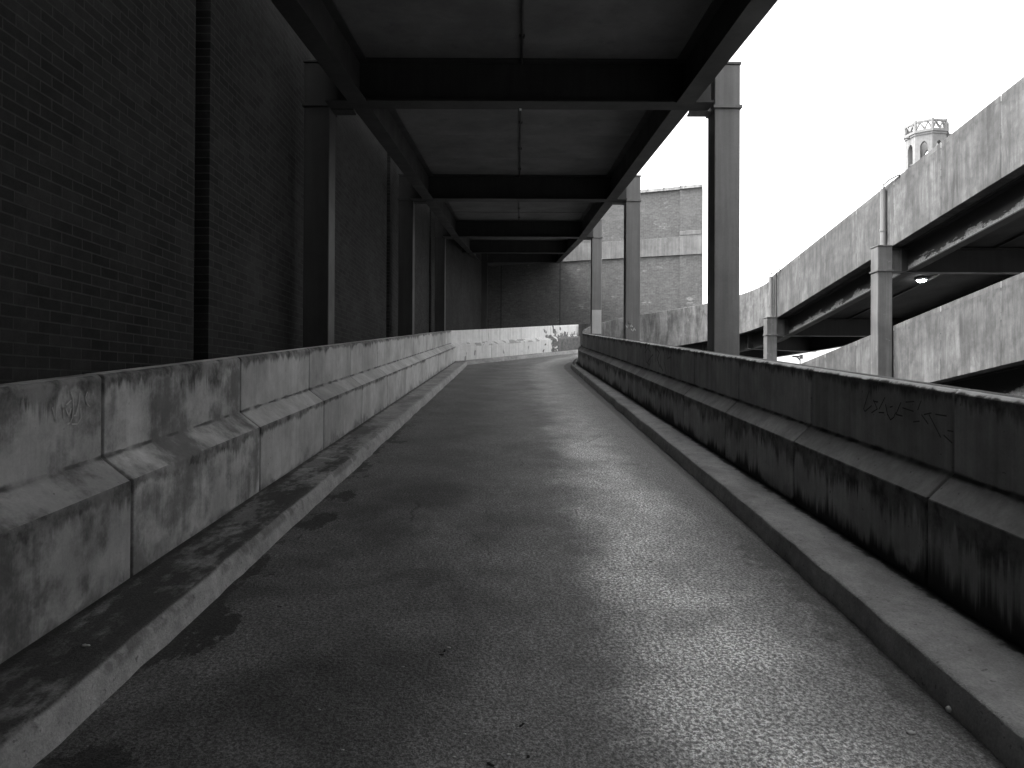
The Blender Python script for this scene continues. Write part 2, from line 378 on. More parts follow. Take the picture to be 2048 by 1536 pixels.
while y<CY-.01:
    rows.append(((-2.06,y,G*y),(2.25,y,G*y),y,-2.06,2.25)); y+=.6
for a in list(range(180,-1,-5)):
    o=outer_hit(a); i=(*on(a,3.31),rise(a)); rows.append(((o[0],o[1],rise(a)),i,CY+(180-a)*.09,-2.06,2.25))
y=CY-1
while y>Y0-.1:
    rows.append(((13.15,y,zret(y)),(8.87,y,zret(y)),60-y,-2.06,2.25)); y-=1.
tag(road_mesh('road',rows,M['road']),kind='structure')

# ---- kerbs
def kerb(name,path,widths,sign,a,b,mat):
    """widths(q) -> distance of the kerb face from the parapet face"""
    mb=MB(); rings=[]
    for q in path.stations(a,b,.12):
        p,n=path.at(q); w=widths(q); lq=q+Y0
        wv=noise.noise((q*1.3,sign*3,0))*.018+noise.noise((q*5,sign*3,4))*.008
        ch=abs(noise.noise((q*2.1,sign*7,1)))*(.03 if sign<0 else .008)
        hh=.14+noise.noise((q*.8,sign,2))*.006
        pr=[(-.002,hh),(w*.35,hh+.004),(w*.7,hh),(w-.07+wv,hh-.001),(w-(.03 if sign<0 else .014)-ch+wv,hh-.004),(w-.004-ch*.4+wv,hh-(.028 if sign<0 else .014)-ch*.5),(w+.004+wv,hh-.07-ch*.4),(w+.02+wv*1.4,-.012)]
        rings.append([mb.vert(p+n*(sign*-u)+Vector((0,0,h)),(lq,u,h)) for u,h in pr])
    for A,B in zip(rings,rings[1:]):
        for k in range(len(A)-1):
            f=(A[k],A[k+1],B[k+1],B[k]); mb.face(f if sign<0 else f[::-1])
    return tag(mb.build(name,mat,smooth=True),kind='structure')
def wr(q):
    y=q+Y0
    xs=[(-8,1.66),(2.5,1.745),(6.4,1.835),(15,1.9),(24.6,1.99)]
    if y<-8: return 2.21-1.66
    for (a,va),(b,vb) in zip(xs,xs[1:]):
        if y<=b: return 2.21-(va+(vb-va)*(y-a)/(b-a))
    return .22
kerb('kerb_strip',P_leftfull,lambda q:.42 if q+Y0<27 else .40,-1,0,P_leftfull.s[2]+4,M['kerb'])
Pr_full=Path([(2.21,Y0,G*Y0),(2.21,CY,G*CY)]+arc[1:])
kerb('kerb_strip',Pr_full,lambda q:wr(min(q,CY-Y0)),1,0,Pr_full.L,M['kerb_r'])

# ---- left parapet
GPAN='concrete parapets along the ramp'
lp=empty('concrete_parapet',(-2.2,0,0),'long pale concrete parapet of stepped panels on the left, below the dark brick wall','parapet',GPAN)
k0=4.03-Y0; cuts=[0]+[k0+2.03*i for i in range(-14,11)]; cuts=[c for c in cuts if 0<=c<P_left.L-.5]+[P_leftfull.s[1]]
lps=panels(P_leftfull,prof_l,cuts,.03,M['left'],lp)
GL={-2:.5,-1:.66,0:.60,1:.28,2:.12,3:.2,4:.05,5:.1,6:.3,7:.12,8:.25,9:.2,10:.3}
for p_ in lps:
    yc=sum((v.co.y for v in p_.data.vertices))/len(p_.data.vertices); p_['grime']=GL.get(int(math.floor((yc-4.03)/2.03)),.5)-.05
# ---- right parapet (straight part, then round the void)
rp=empty('concrete_parapet',(2.3,0,0),'dark streaked concrete parapet on the right with a light skylit top edge','parapet',GPAN)
em=[0,0,0,0,1,1,1,0]
k0=3.92-Y0; cuts=[c for c in [0]+[k0+1.85*i for i in range(-15,14)] if 0<=c<P_right.L-.4]+[P_right.L]
rps=panels(P_right,prof_r,cuts,.024,[M['right'],M['band']],rp,em)
ap=empty('concrete_parapet',(CX,CY,2),'blotchy stained parapet curving round the far turn, seen across the open void','parapet',GPAN)
n=5; aps=panels(P_arc,prof_r,[P_arc.L*i/n for i in range(n+1)],.012,[M['right'],M['stained']],ap,em,step=.4)
for p_ in aps: p_['grime']=.25
fp=empty('concrete_parapet',(0,29,2.6),'bright flaking white painted parapet across the end of the ramp','parapet',GPAN)
s1,s2=P_leftfull.s[1:3]; panels(P_leftfull,prof_l,[s1+(s2-s1)*i/4 for i in range(4)]+[s2],.014,M['paint'],fp,s_off=-s1)
# return ramps: upper (continues ours) and the one below it
def return_ramp(dz,label,lo):
    e=empty('elevated_ramp',(11,10,zret(10)+dz),label,'ramp','return ramps beyond the right parapet')
    def sh(path): return Path([(p.x,p.y,p.z+dz) for p in path.p])
    pr=sh(P_ret); cuts=[0]+[i*1.83+.6 for i in range(0,28)]; cuts=[c for c in cuts if c<pr.L-.4]+[pr.L]
    pq=[(u,h+(.10 if h>1 else 0)) for u,h in prof_r]
    panels(pr,pq,cuts,.005,[M['right'],M['band']],e,em)
    po=sh(P_out); pl=[(0,.02),(0,1.246),(-.2,1.246),(-.2,-.2),(0,-.2)]
    for i in range(3): panels(po,pl,[po.s[i],po.s[i+1]],.01,M['band'],e)
    # deck
    mb=MB(); rr=[]
    st=[]
    for a in range(115,-1,-5): o=outer_hit(a); st.append(((o[0],o[1],rise(a)+dz),(*on(a,3.33),rise(a)+dz)))
    yy=CY-.5
    while yy>Y0-.4: st.append(((13.13,yy,zret(yy)+dz),(8.93,yy,zret(yy)+dz))); yy-=1.83
    for i,(a,b) in enumerate(st):
        a=Vector(a);b=Vector(b); rr.append([mb.vert(a+Vector((0,0,-.004)),(i*1.83,0,0)),mb.vert(b+Vector((0,0,-.004)),(i*1.83,4.2,0)),mb.vert(b-Vector((0,0,.2)),(i*1.83,4.2,1)),mb.vert(a-Vector((0,0,.2)),(i*1.83,0,1))])
    for A,B in zip(rr,rr[1:]):
        for k in range(4): mb.face((A[k],B[k],B[(k+1)%4],A[(k+1)%4]))
    mb.face(rr[0]); mb.face(rr[-1][::-1]); mb.build('deck_slab',M['deck'],e)
    # edge girders
    z=lambda yy:zret(yy)+dz
    for X,ms in ((9.08,M['peel']),(12.95,M['girder'])):
        mb=MB(); mb.bar((X,CY,z(CY)),(X,Y0,z(Y0)),-.11,.11,-.78,-.758,1); mb.bar((X,CY,z(CY)),(X,Y0,z(Y0)),-.11,.11,-.225,-.2,1); 
        # web, fine lc so paint can peel along its foot
        p0=Vector((X,CY,z(CY)));p1=Vector((X,Y0,z(Y0)));Lg=(p1-p0).length
        w=[mb.vert(p+Vector((ox,0,h)),(s_,0,h+.78)) for (p,s_) in ((p0,0),(p1,Lg)) for ox in (-.008,.008) for h in (-.758,-.225)]
        mb.face((w[0],w[1],w[5],w[4])); mb.face((w[2],w[6],w[7],w[3]))
        mb.build('edge_girder',[ms,M['girder']],e)
    if not lo:
        mb=MB(); pts=[]
        for a in range(0,111,6):
            o=outer_hit(a); q=Vector((CX,CY,0)); d=(Vector((o[0],o[1],0))-q); d=d*(1-.2/d.length); pts.append(Vector((q.x+d.x,q.y+d.y,rise(a)+dz)))
        for a,b in zip(pts,pts[1:]):
            mb.bar(a,b,-.11,.11,-.78,-.758); mb.bar(a,b,-.008,.008,-.758,-.2)
        mb.build('edge_girder',M['girder'],e)
        mb=MB(); pts=[Vector((*on(a,3.55),rise(a)+dz)) for a in range(0,181,9)]
        for a,b in zip(pts,pts[1:]):
            mb.bar(a,b,-.1,.1,-.78,-.758); mb.bar(a,b,-.008,.008,-.758,-.2)
        mb.build('edge_girder',M['girder'],e)
    for yy in (-12.4,-5.1,2.18,9.48,16.85,24.1):
        mb=MB(); mb.ibeam((8.64,yy,z(yy)-.78),(13.05,yy,z(yy)-.78),.56,.26); mb.build('cross_beam',M['girder'],e)
    if not lo:
        for a in (30,62):
            mb=MB(); p=on(a,3.3); q=outer_hit(a); zz=rise(a)+dz-.78; mb.ibeam((p[0],p[1],zz),(q[0],q[1],zz),.56,.26); mb.build('cross_beam',M['girder'],e)
    mb=MB(); mb.bar((11,CY,z(CY)-.2),(11,Y0,z(Y0)-.2),-.03,.03,-.05,-.004); mb.build('conduit',M['girder'],e)
    return e
return_ramp(0,'steep weathered concrete ramp rising to the right, upper one, with lamps underneath','')
return_ramp(-3.32,'smooth grey concrete ramp rising to the right directly below the upper ramp','lo')

# ------------------------------------------------------------------ overhead ramp (the deck above our road)
DR=.0068
def cu(u,y): return u+DR*y
def EX(y): return .025*max(0,y-24.05)
oc=empty('overhead_ramp',(0,12,6.2),'dark ramp deck on steel beams roofing over the road','ramp')
Y1=39.0; frames=[-12.4,-5.1,2.18,9.40,16.72,24.05,31.35,38.4]
SH=4.88                                            # soffit above the road
mb=MB(); y=Y0; i=0
cutsy=[Y0]; 
k=9.40-1.83*18
while k<Y1-.3:
    if k>Y0+.2: cutsy.append(k)
    k+=1.83
cutsy.append(Y1)
for a,b in zip(cutsy,cutsy[1:]):
    a2=a+.006;b2=b-.006; dh=random.uniform(-.006,.006)
    P=[];LC=[]
    for h in (SH+dh,SH+.15):
        for (yy,us) in ((a2,(-2.34,2.40)),(b2,(2.40,-2.34))):
            for u in us: P.append((cu(u,yy),yy,h+G*yy+EX(yy))); LC.append((yy+a*7,u,h))
    mb.hexa(P,0,LC)
YS=[Y0,24.05,Y1]
for ya,yb in zip(YS,YS[1:]):
    P=[]
    for h in (SH+.158,SH+.2):
        for (yy,us) in ((ya,(-2.34,2.40)),(yb,(2.40,-2.34))):
            for u in us: P.append((cu(u,yy),yy,h+G*yy+EX(yy)))
    mb.hexa(P)
mb.build('deck_slab',M['soffit'],oc)
for u in (-2.04,2.12):
    mb=MB()
    for ya,yb in zip(YS,YS[1:]): mb.ibeam((cu(u,ya),ya,4.33+G*ya+EX(ya)),(cu(u,yb),yb,4.33+G*yb+EX(yb)),.548,.23)
    mb.build('edge_girder',M['girder'],oc)
for u0,u1 in ((-2.36,-2.18),(2.20,2.38)):
    mb=MB()
    for ya,yb in zip(YS,YS[1:]): mb.bar((cu(0,ya),ya,SH+.204+G*ya+EX(ya)),(cu(0,yb),yb,SH+.204+G*yb+EX(yb)),u0,u1,0,1.1)
    mb.build('parapet_wall',M['band'],oc)
mb=MB(); P=[]
for h in (SH-.02,SH+.12):
    for (xx,yy) in ((-2.95,27.),(-2.09,27.),(-2.07,38.9),(-1.9,38.9)): P.append((xx,yy,h+G*yy+EX(yy)))
P=[P[0],P[1],P[2],(-2.6,38.9,P[2][2]),P[4],P[5],P[6],(-2.6,38.9,P[6][2])]
mb.hexa(P); pz=[SH-.35+G*39.+EX(39.),SH+.1+G*39.+EX(39.)]; base=[(-2.2,39.02),(2.42,39.02),(2.45,39.70),(-1.0,40.95),(-2.2,41.2)]
I=[[mb.vert((x,y,z)) for x,y in base] for z in pz]; mb.face(I[0][::-1]); mb.face(I[1])
for q in range(5): mb.face((I[0][q],I[0][(q+1)%5],I[1][(q+1)%5],I[1][q]))
mb.build('infill_light_block',M['soffit'],oc)  # deck infill added to shut out light at the far left corner
for i,yy in enumerate(frames):
    mb=MB(); z=4.325+G*yy+EX(yy); mb.ibeam((cu(-2.44,yy),yy,z),(cu(2.47 if yy<30 else 2.2,yy),yy,z),.553,.27,.024,.02)
    o=mb.build('cross_beam',M['girder'],oc)
    if abs(yy-9.40)<.01:
        mk=MB(); mk.box(cu(.03,yy)-.012,cu(.03,yy)+.012,yy+.095,yy+.137,z-.014,z-.001); mk.build('marker',M['white'],o)
mb=MB(); mb.tube([(cu(.04,Y0+k*(24.-Y0)/8),Y0+k*(24.-Y0)/8,SH-.02+G*(Y0+k*(24.-Y0)/8)) for k in range(9)],.016,8)
yy=Y0+.5
while yy<24: mb.box(cu(.04,yy)-.03,cu(.04,yy)+.03,yy-.02,yy+.02,SH-.04+G*yy,SH-.008+G*yy); yy+=1.83
mb.build('conduit',M['girder'],oc)

# ------------------------------------------------------------------ steel columns (H-section)
CH=12.0
def make_column(label,loc,sgn,mt='column'):
    e=empty('steel_column',loc,label,'column','steel columns of the ramps')
    w=.165; d=.17; mb=MB()
    mb.box(-w,w,-d,d,0,CH)
    mb.build('shaft',M[mt],None,bevel=.012).parent=e
    mb=MB(); mb.box(-w-.012,w+.012,-d-.016,d+.016,CH,CH+.03); mb.build('cap_plate',M[mt],None,bevel=.003).parent=e
    mb=MB()
    mb.box(-w-.02,w+.02,-d-.03,d+.03,CH-.57,CH-.535)
    mb.build('stiffener_plate',M[mt],None).parent=e
    mb=MB(); u0,u1=(-.46,-w-.002) if sgn>0 else (w+.002,.46)
    mb.box(u0,u1,-.1,.1,CH-.585,CH-.56); mb.box(u0,u1,-.009,.009,CH-.56,CH-.02); mb.build('bracket',M[mt],None).parent=e
    return e
ztop=lambda yy:SH+G*yy
colR=make_column('grey steel column nearest on the right, tall against white sky, thick with paint',(2.605+.165,9.65,ztop(9.65)-CH),1)
for (x,y,l) in ((2.59+.165,16.95,'middle grey steel column on the right, with a pale scribbled tag near its foot'),(2.60+.165,24.24,'slim far column on the right with a light painted patch at its foot')):
    c=dup(colR,(x,y,ztop(y)-CH),l)
dup(colR,(2.77,2.35,ztop(2.35)-CH),'grey steel column beside the viewer on the right')
colL=make_column('shade-darkened steel column nearest on the left in front of the brick wall',(-2.375-.165,9.65,ztop(9.65)-CH),-1,'girder')  # shade on the left columns put into the colour by the darker girder paint
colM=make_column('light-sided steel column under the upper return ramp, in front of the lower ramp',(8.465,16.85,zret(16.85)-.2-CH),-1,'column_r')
for (x,y,l) in ((-2.28-.165,16.95,'second shade-darkened steel column on the left, beside a brick pier'),(-2.22-.165,24.24,'third shade-darkened steel column on the left, above the end of the pale parapet'),
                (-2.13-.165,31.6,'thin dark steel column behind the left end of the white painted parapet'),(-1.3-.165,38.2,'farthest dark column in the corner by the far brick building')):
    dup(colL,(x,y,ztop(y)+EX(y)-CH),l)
dup(colL,(-2.54,2.35,ztop(2.35)-CH),'shade-darkened steel column beside the viewer on the left')
for (y,l) in ((24.1,'flaking steel column under the upper return ramp where it starts to climb'),):
    dup(colM,(8.30+.165,y,zret(y)-.2-CH),l)

# paint patch and tags on the columns
def find_col(x,y):
    return min([o for o in C.objects if o.name.startswith('steel_column')],key=lambda o:(o.location.x-x)**2+(o.location.y-y)**2)
def on_col(col,name,mb,mat): return mb.build(name,mat,col)
c3=find_col(2.765,24.24)
mb=MB(); yb=24.24-.172; zb=G*24.24+1.27
mb.box(2.60+.01,2.60+.315,yb-.004,yb-.002,zb-.1,zb+.68)
o=mb.build('paint_patch',plain('pale_paint',.5,.7,.3,.1,.1),c3)

def strokes_mesh(mb,strokes,plane,w):
    """polyline strokes given in plane coordinates (a,b); plane maps (a,b,offset)->(world)"""
    for st in strokes:
        for (a,b) in zip(st,st[1:]):
            A=Vector(a);B=Vector(b);d=(B-A)
            if d.length<1e-5: continue
            d.normalize(); n=Vector((-d.y,d.x))*w/2; A2=A-d*w*.3; B2=B+d*w*.3
            q=[mb.vert(plane(*(p))) for p in (A2+n,A2-n,B2-n,B2+n)]
            mb.face(q)
def px_side(X):                                    # photograph pixel -> (along, height over road) on a wall face at x=X
    def f(px,py):
        y=X*F/(px-1024); return (y,EYE+(645-py)*y/F)
    return f
def panel_at(ps,y): 
    best=None
    for p in ps:
        ys=[(p.matrix_basis@v.co).y+p.parent.location.y for v in p.data.vertices]
        if min(ys)<=y<=max(ys): best=p
    return best
bpy.context.view_layer.update()
def side_tag(ps,X,sgn,px,mat,w,name='graffiti',face=None):
    f=px_side(X); st=[[f(*q) for q in s_] for s_ in px]
    XX=face if face is not None else X
    mb=MB(); strokes_mesh(mb,st,lambda a,b:(XX-sgn*.004,a,b+G*a),w)
    y=sum(q[0] for s_ in st for q in s_)/sum(len(s_) for s_ in st)
    return mb.build(name,mat,panel_at(ps,y) or ps[0].parent)
def cz(z0,z1,ox,oy,pts): return [[(ox+x*z0,oy+y*z1) for x,y in s_] for s_ in pts]
# left panel scratches (read from the photograph, 0.127 px per zoom px)
K=260/2048.
L1=cz(K,K,0,740,[[(820,630),(865,840),(890,600)],[(975,545),(985,640),(1000,800)],[(1110,390),(1140,470),(1150,640),(1135,780),(1100,860),(1060,885)],[(1040,580),(1110,510)],[(1030,640),(1080,760),(1110,640)],
 [(1250,400),(1230,560),(1190,740),(1160,750)],[(1265,640),(1270,790),(1220,880),(1130,885)],[(1365,380),(1340,460),(1355,550),(1400,600)]])
side_tag(lps,-2.241,-1,L1,M['taglight'],.008)
L2=cz(K,K,1700,760,[[(310,150),(225,430),(245,470),(350,380)],[(380,290),(440,430),(350,490)],[(380,310),(450,320)],[(470,430),(560,250)],[(465,485),(545,490)],[(570,360),(600,510),(650,600),(700,560),(730,490)],
 [(640,400),(680,390)],[(740,515),(835,540)],[(810,330),(740,500)],[(890,320),(1020,310)],[(840,410),(1010,465)],[(1130,300),(1080,440)],[(1010,630),(1105,620)],[(1140,520),(1240,660)],[(1180,515),(1290,490)],[(1260,520),(1440,870)],
 [(1360,510),(1530,535)],[(1550,765),(1640,780)],[(1490,840),(1620,960)]])
side_tag(rps,2.35,1,L2,M['tagdark'],.008,face=2.35)
K2=300/2048.
L3=cz(K2,K2,1180,640,[[(750,440),(790,375),(830,430),(835,540),(815,610),(770,560),(755,470),(770,400)],[(790,560),(860,460),(850,640)],[(905,380),(900,560)],[(905,380),(950,440),(920,520),(960,640)],[(970,480),(960,600),(1000,690)],[(1020,420),(1010,560),(1050,720)],[(1040,380),(1060,520),(1110,490)]])
side_tag(rps,2.35,1,L3,M['tagdark'],.022,face=2.35)
# pale tag on the middle right column
c2=find_col(2.755,16.95); mb=MB(); KT=240/2048.; yf=16.95-.174
tp=[[(440,1110),(470,1150),(480,1070),(500,1140),(490,1060),(520,1150),(530,1090),(550,1130)],[(530,1170),(560,1210),(580,1150),(600,1190)]]
st=[[((1200+x*KT-1024)*yf/F,EYE+(645-(520+y*KT))*yf/F+G*yf) for x,y in s_] for s_ in tp]
for s_ in st:
    mb=MB(); strokes_mesh(mb,[s_],lambda a,b:(a,yf,b),.02); mb.build('graffiti',M['taglight'],c2)

# ------------------------------------------------------------------ left brick building
lb=empty('brick_building',(-4,12,-6),'tall dark brick wall running along the whole left side','building')
BW=Path([(-3.20,-15.9,0),(-2.71,24.1,0),(-1.34,41.5,0)])
HT=12.5
slots=[(6.74,7.06),(16.35,16.75),(23.95,24.2)]
edges=[0]
def s_of_y(y): 
    for i in range(2):
        a,b=BW.p[i],BW.p[i+1]
        if y<=b.y+1e-6: return BW.s[i]+(y-a.y)/(b.y-a.y)*(BW.s[i+1]-BW.s[i])
    return BW.L
mb=MB()
segs=[]; prev=0.
for a,b in slots: segs.append((prev,s_of_y(a))); prev=s_of_y(b)
segs.append((prev,BW.L))
def wprof(u0,u1,z0,z1): return [(u0,z0),(u0,z1),(u1,z1),(u1,z0)]
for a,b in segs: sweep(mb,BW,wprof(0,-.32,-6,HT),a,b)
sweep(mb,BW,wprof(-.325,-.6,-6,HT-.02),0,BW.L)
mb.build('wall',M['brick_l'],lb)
mb=MB(); sweep(mb,BW,wprof(.06,-.66,HT+.002,HT+.12),0,BW.L); mb.build('coping',M['coping'],lb)
mb=MB(); mb.box(-9,-4.0,-15,40,HT-1.2,HT-.9); mb.build('roof',M['deck'],lb)
back_blocker=empty('brick_building',(5,-12,-6),'unseen brick building added behind the viewer to block light','building')  # added out of view to cut the light coming from behind
Pn=Path([(18,-16.,0),(-3.2,-16.,0)]); mb=MB(); sweep(mb,Pn,wprof(0,-4,-6,9),0,Pn.L); mb.build('wall',M['brick_l'],back_blocker)
mb=MB(); sweep(mb,Pn,wprof(.06,-4,9.002,9.15),0,Pn.L); mb.build('coping',M['coping'],back_blocker)
# ------------------------------------------------------------------ far brick building
fb=empty('brick_building',(5,40,-6),'sunlit pale brick building with a concrete band standing across the far end','building')
A=Vector((9.60,37.2,0)); D=Vector((-.94,.342,0)).normalized()
Pf=Path([tuple(A),tuple(A+D*1.1),tuple(A+D*13)])       # right-hand corner going left; facing us = left of travel
TOP=11.75; B0,B1=8.40,9.32
f_s=1.15
def fprof(u0,u1,z0,z1): return [(u0,z0),(u0,z1),(u1,z1),(u1,z0)]

mb=MB(); sweep(mb,Pf,fprof(0,.5,-6,TOP),Pf.s[1]+.005,Pf.L)
o=mb.build('wall',M['brick_f'],fb)
mb=MB(); sweep(mb,Pf,fprof(-.11,.3,-6,TOP),0,Pf.s[1]-.005); mb.build('corner_pier',M['brick_f'],fb)
mb=MB(); sweep(mb,Pf,fprof(.51,7,-6,TOP-.4),3.2,Pf.L); mb.build('roof',M['deck'],fb)
mb=MB(); sweep(mb,Pf,fprof(-.07,-.003,B0,B1),Pf.s[1]+.005,Pf.L-.05); mb.build('concrete_band',M['conc_band'],fb,bevel=.01)
mb=MB(); sweep(mb,Pf,fprof(-.16,-.113,B0-.02,B1+.06),-.0,Pf.s[1]-.005); mb.build('concrete_band',M['conc_band'],fb,bevel=.01)
mb=MB(); sweep(mb,Pf,fprof(-.18,-.113,B1+.063,B1+.27),-.0,Pf.s[1]-.005); mb.build('stone_course',M['conc_band'],fb,bevel=.01)
mb=MB(); q=0.; i=0
while q<Pf.L-.1:
    q2=min(q+.84,Pf.L); rz=random.uniform(-.012,.012)
    if q<Pf.s[1]<q2 and Pf.s[1]-q>.05: q2=Pf.s[1]
    w=-.2 if q<Pf.s[1]-.01 else -.1
    sweep(mb,Pf,[(w,TOP+.004),(w,TOP+.15+rz),(-.02,TOP+.2+rz),(.35,TOP+.2+rz),(.35,TOP+.004)],q+.008,q2-.008)
    sweep(mb,Pf,[(w-.03,TOP+.1),(w-.03,TOP+.185+rz),(-.02,TOP+.225+rz),(.36,TOP+.225+rz),(.36,TOP+.1)],q2-.05,q2+.0)
    q=q2
mb.build('coping',M['coping'],fb)
# movement joint (dark sealant) on the wall
mb=MB()
for qq in (7.45,10.86):
    sweep(mb,Pf,fprof(-.006,-.002,-6,B0-.01),qq,qq+.05)
mb.build('movement_joint',M['girder'],fb)

# ------------------------------------------------------------------ church tower
TX,TY,TZ=67.6,120.,-6.
tw=empty('church_tower',(TX,TY,TZ),'pale octagonal church tower with arched openings and an open crown, far beyond the ramps','tower')
def octa(mb,r0,r1,z0,z1,rot=22.5,n=8):
    a=[mb.vert((TX+r0*math.cos(R(rot+45*k)),TY+r0*math.sin(R(rot+45*k)),z0)) for k in range(n)]
    b=[mb.vert((TX+r1*math.cos(R(rot+45*k)),TY+r1*math.sin(R(rot+45*k)),z1)) for k in range(n)]
    for k in range(n): mb.face((a[k],a[(k+1)%n],b[(k+1)%n],b[k]))
    mb.face(a[::-1]); mb.face(b)
ROT=22.5+9
mb=MB(); octa(mb,5.6,5.2,TZ,30,ROT); octa(mb,5.2,3.6,30.02,35.6,ROT); octa(mb,3.6,3.35,35.62,36.4,ROT); mb.build('shaft',M['stone'],tw)
Rw=3.15; zA=36.42; zB=42.6
ap_=Rw*math.cos(R(22.5)); sw=2*Rw*math.sin(R(22.5))
for k in range(8):
    th=R(ROT+22.5+45*k); d=Vector((math.cos(th),math.sin(th),0)); tx=Vector((-d.y,d.x,0)); c=Vector((TX,TY,0))+d*ap_
    mb=MB(); ow=.56; sill=zA+.9; spring=zB-2.0; top=zB
    # outline of the opening: jambs, then pointed arch
    pts=[(-ow,sill)]+[(-ow,spring)]
    for i in range(1,7): a=i/6*R(62); pts.append((-ow+2*ow-2*ow*math.cos(a),spring+2*ow*math.sin(a)))
    pts[-1]=(0,pts[-1][1])
    pts=pts+[(-x,z) for x,z in pts[-2::-1]]
    hw=sw/2+.02
    outp=[]
    for x,z in pts:
        if z<=spring+1e-6: outp.append((-hw if x<0 else hw,z))
        else:
            outp.append((x*hw/ow,top))
    outp[1]=(-hw,spring); outp[-2]=(hw,spring)
    def Pq(x,z,dd): return c+tx*x+d*dd+Vector((0,0,z))
    for dd,fl in ((0,False),(-.75,True)):
        I=[mb.vert(Pq(x,z,dd)) for x,z in pts]; O=[mb.vert(Pq(x*(1 if dd==0 else .8),z,dd)) for x,z in outp]
        cL=mb.vert(Pq(-hw*(1 if dd==0 else .8),top,dd)); cR=mb.vert(Pq(hw*(1 if dd==0 else .8),top,dd))
        for i in range(len(pts)-1):
            q=(I[i],I[i+1],O[i+1],O[i]); mb.face(q[::-1] if fl else q)
        b=[mb.vert(Pq(x*(1 if dd==0 else .8),zA,dd)) for x in (-hw,hw)]
        q=(b[0],b[1],O[-1],I[-1],I[0],O[0]); mb.face(q if not fl else q[::-1])
        # corner triangles at the arch springing
        mb.face((O[1],cL,O[2])); mb.face((O[-2],O[-3],cR))
    for (x0,z0),(x1,z1) in zip(pts,pts[1:]+pts[:1]):
        mb.face([mb.vert(Pq(x0,z0,0)),mb.vert(Pq(x0,z0,-.75)),mb.vert(Pq(x1,z1,-.75)),mb.vert(Pq(x1,z1,0))])
    # transom bars in the opening
    for zz in (sill+.55,sill+.95): 
        q=[Pq(-ow,zz,-.3),Pq(ow,zz,-.3),Pq(ow,zz,-.42),Pq(-ow,zz,-.42)]; mb.hexa(q+[p+Vector((0,0,.12)) for p in q])
    mb.build('belfry_wall',M['stone'],tw)
mb=MB()
def ring(mb,r0,r1,z0,z1):
    for k in range(8):
        a0=R(ROT+45*k);a1=R(ROT+45*(k+1)); P=[]
        for z in (z0,z1):
            for (r,a) in ((r0,a0),(r0,a1),(r1,a1),(r1,a0)): P.append((TX+r*math.cos(a),TY+r*math.sin(a),z))
        mb.hexa(P)
ring(mb,2.4,3.28,zB,zB+.35); ring(mb,2.6,3.45,zB+.352,zB+.6); mb.build('cornice',M['stone'],tw)
mb=MB(); zt=zB+.6; ze=zB+2.05
ring(mb,2.95,3.3,ze-.1,ze+.22); ring(mb,2.95,3.32,zt+.002,zt+.2)
for k in range(8):
    a=R(ROT+45*k); px,py=TX+3.12*math.cos(a),TY+3.12*math.sin(a)
    mb.tube([(px,py,zt),(px,py,ze+.34)],.24,6)
    a1=R(ROT+45*(k+1)); qx,qy=TX+3.12*math.cos(a1),TY+3.12*math.sin(a1)
    for j in range(1,3): 
        f0=(j-1)/2;f1=j/2
        mb.tube([(px+(qx-px)*f0,py+(qy-py)*f0,zt+.1),(px+(qx-px)*(f0+.25),py+(qy-py)*(f0+.25),ze-.12),(px+(qx-px)*f1,py+(qy-py)*f1,zt+.5 if j<2 else zt+.1)],.2,5)
mb.build('crown',M['stone'],tw)
for k in (6,3): 
    mb=MB(); a=R(ROT+45*k+20); mb.tube([(TX+3.1*math.cos(a),TY+3.1*math.sin(a),zB+.15),(TX+3.8*math.cos(a),TY+3.8*math.sin(a),zB+.05)],[.2,.1],6)
    mb.build('gargoyle',M['stone'],tw)

# ------------------------------------------------------------------ small things
def lamp(p,label):
    e=empty('ceiling_lamp',p,label,'lamp','bulkhead lamps under the upper return ramp')
    x,y,z=p; mb=MB(); mb.tube([(x,y,z-.004),(x,y,z-.06)],.13,20); mb.build('lamp_body',M['white'],e)
    mb=MB(); mb.tube([(x,y,z-.0605),(x,y,z-.09),(x,y,z-.115)],[.112,.105,.06],20); mb.build('diffuser',M['lamp'],e)
lamp((10.75,19.3,zret(19.3)-.2),'round lit lamp under the upper return ramp, nearer and larger of two')
lamp((10.6,28.0,rise(34)-.2),'small lit lamp at the bend of the upper return ramp, farther of two')
def pipe_post(x,y,r,label,thin):
    zb=zret(y)-.19 if y<CY else rise(5)-.19; zt_=zb+1.40
    e=empty('drain_pipe',(x,y,zb),label,'pipe','drain pipes up the return ramp wall')
    mb=MB(); mb.tube([(x,y,zb),(x,y,zt_)],r,12); mb.tube([(x,y,zb+.42),(x,y,zb+.47)],r+.012,12); mb.build('pipe',M['column'],e,smooth=False)
    mb=MB(); mb.tube([(x-.07,y-.2,zt_-.02),(x,y-.05,zt_+.10),(x+.02,y-.25,zt_+.15),(x+.05,y-.62,zt_+.16)],.014,6); mb.tube([(x+.05,y-.6,zt_+.16),(x+.16,y-.6,zt_+.1)],.014,6); mb.build('bracket_rod',M['girder'],e)
    mb=MB(); mb.tube([(x,y,zt_-.02),(x,y,zt_+.27)],.012,6); mb.build('spike',M['girder'],e)
    if thin:
        mb=MB(); mb.tube([(x+.06,y-.35,zb+.02),(x+.06,y-.35,zt_+.1)],.02,8); mb.build('thin_pipe',M['girder'],e)
pipe_post(8.585,17.02,.062,'grey vertical pipe with a bent rod on top, above the light-sided column',False)
pipe_post(8.55,24.3,.065,'grey vertical pipe with a spike on top, above the flaking column at the bend',True)
sl=empty('street_lamp',(24.3,62,-6),'tiny distant street lamp showing above the lower ramp wall','street lamp')
mb=MB(); mb.tube([(24.3,62,-6),(24.3,62,4.1)],[.09,.05],8); mb.build('pole',M['column'],sl)
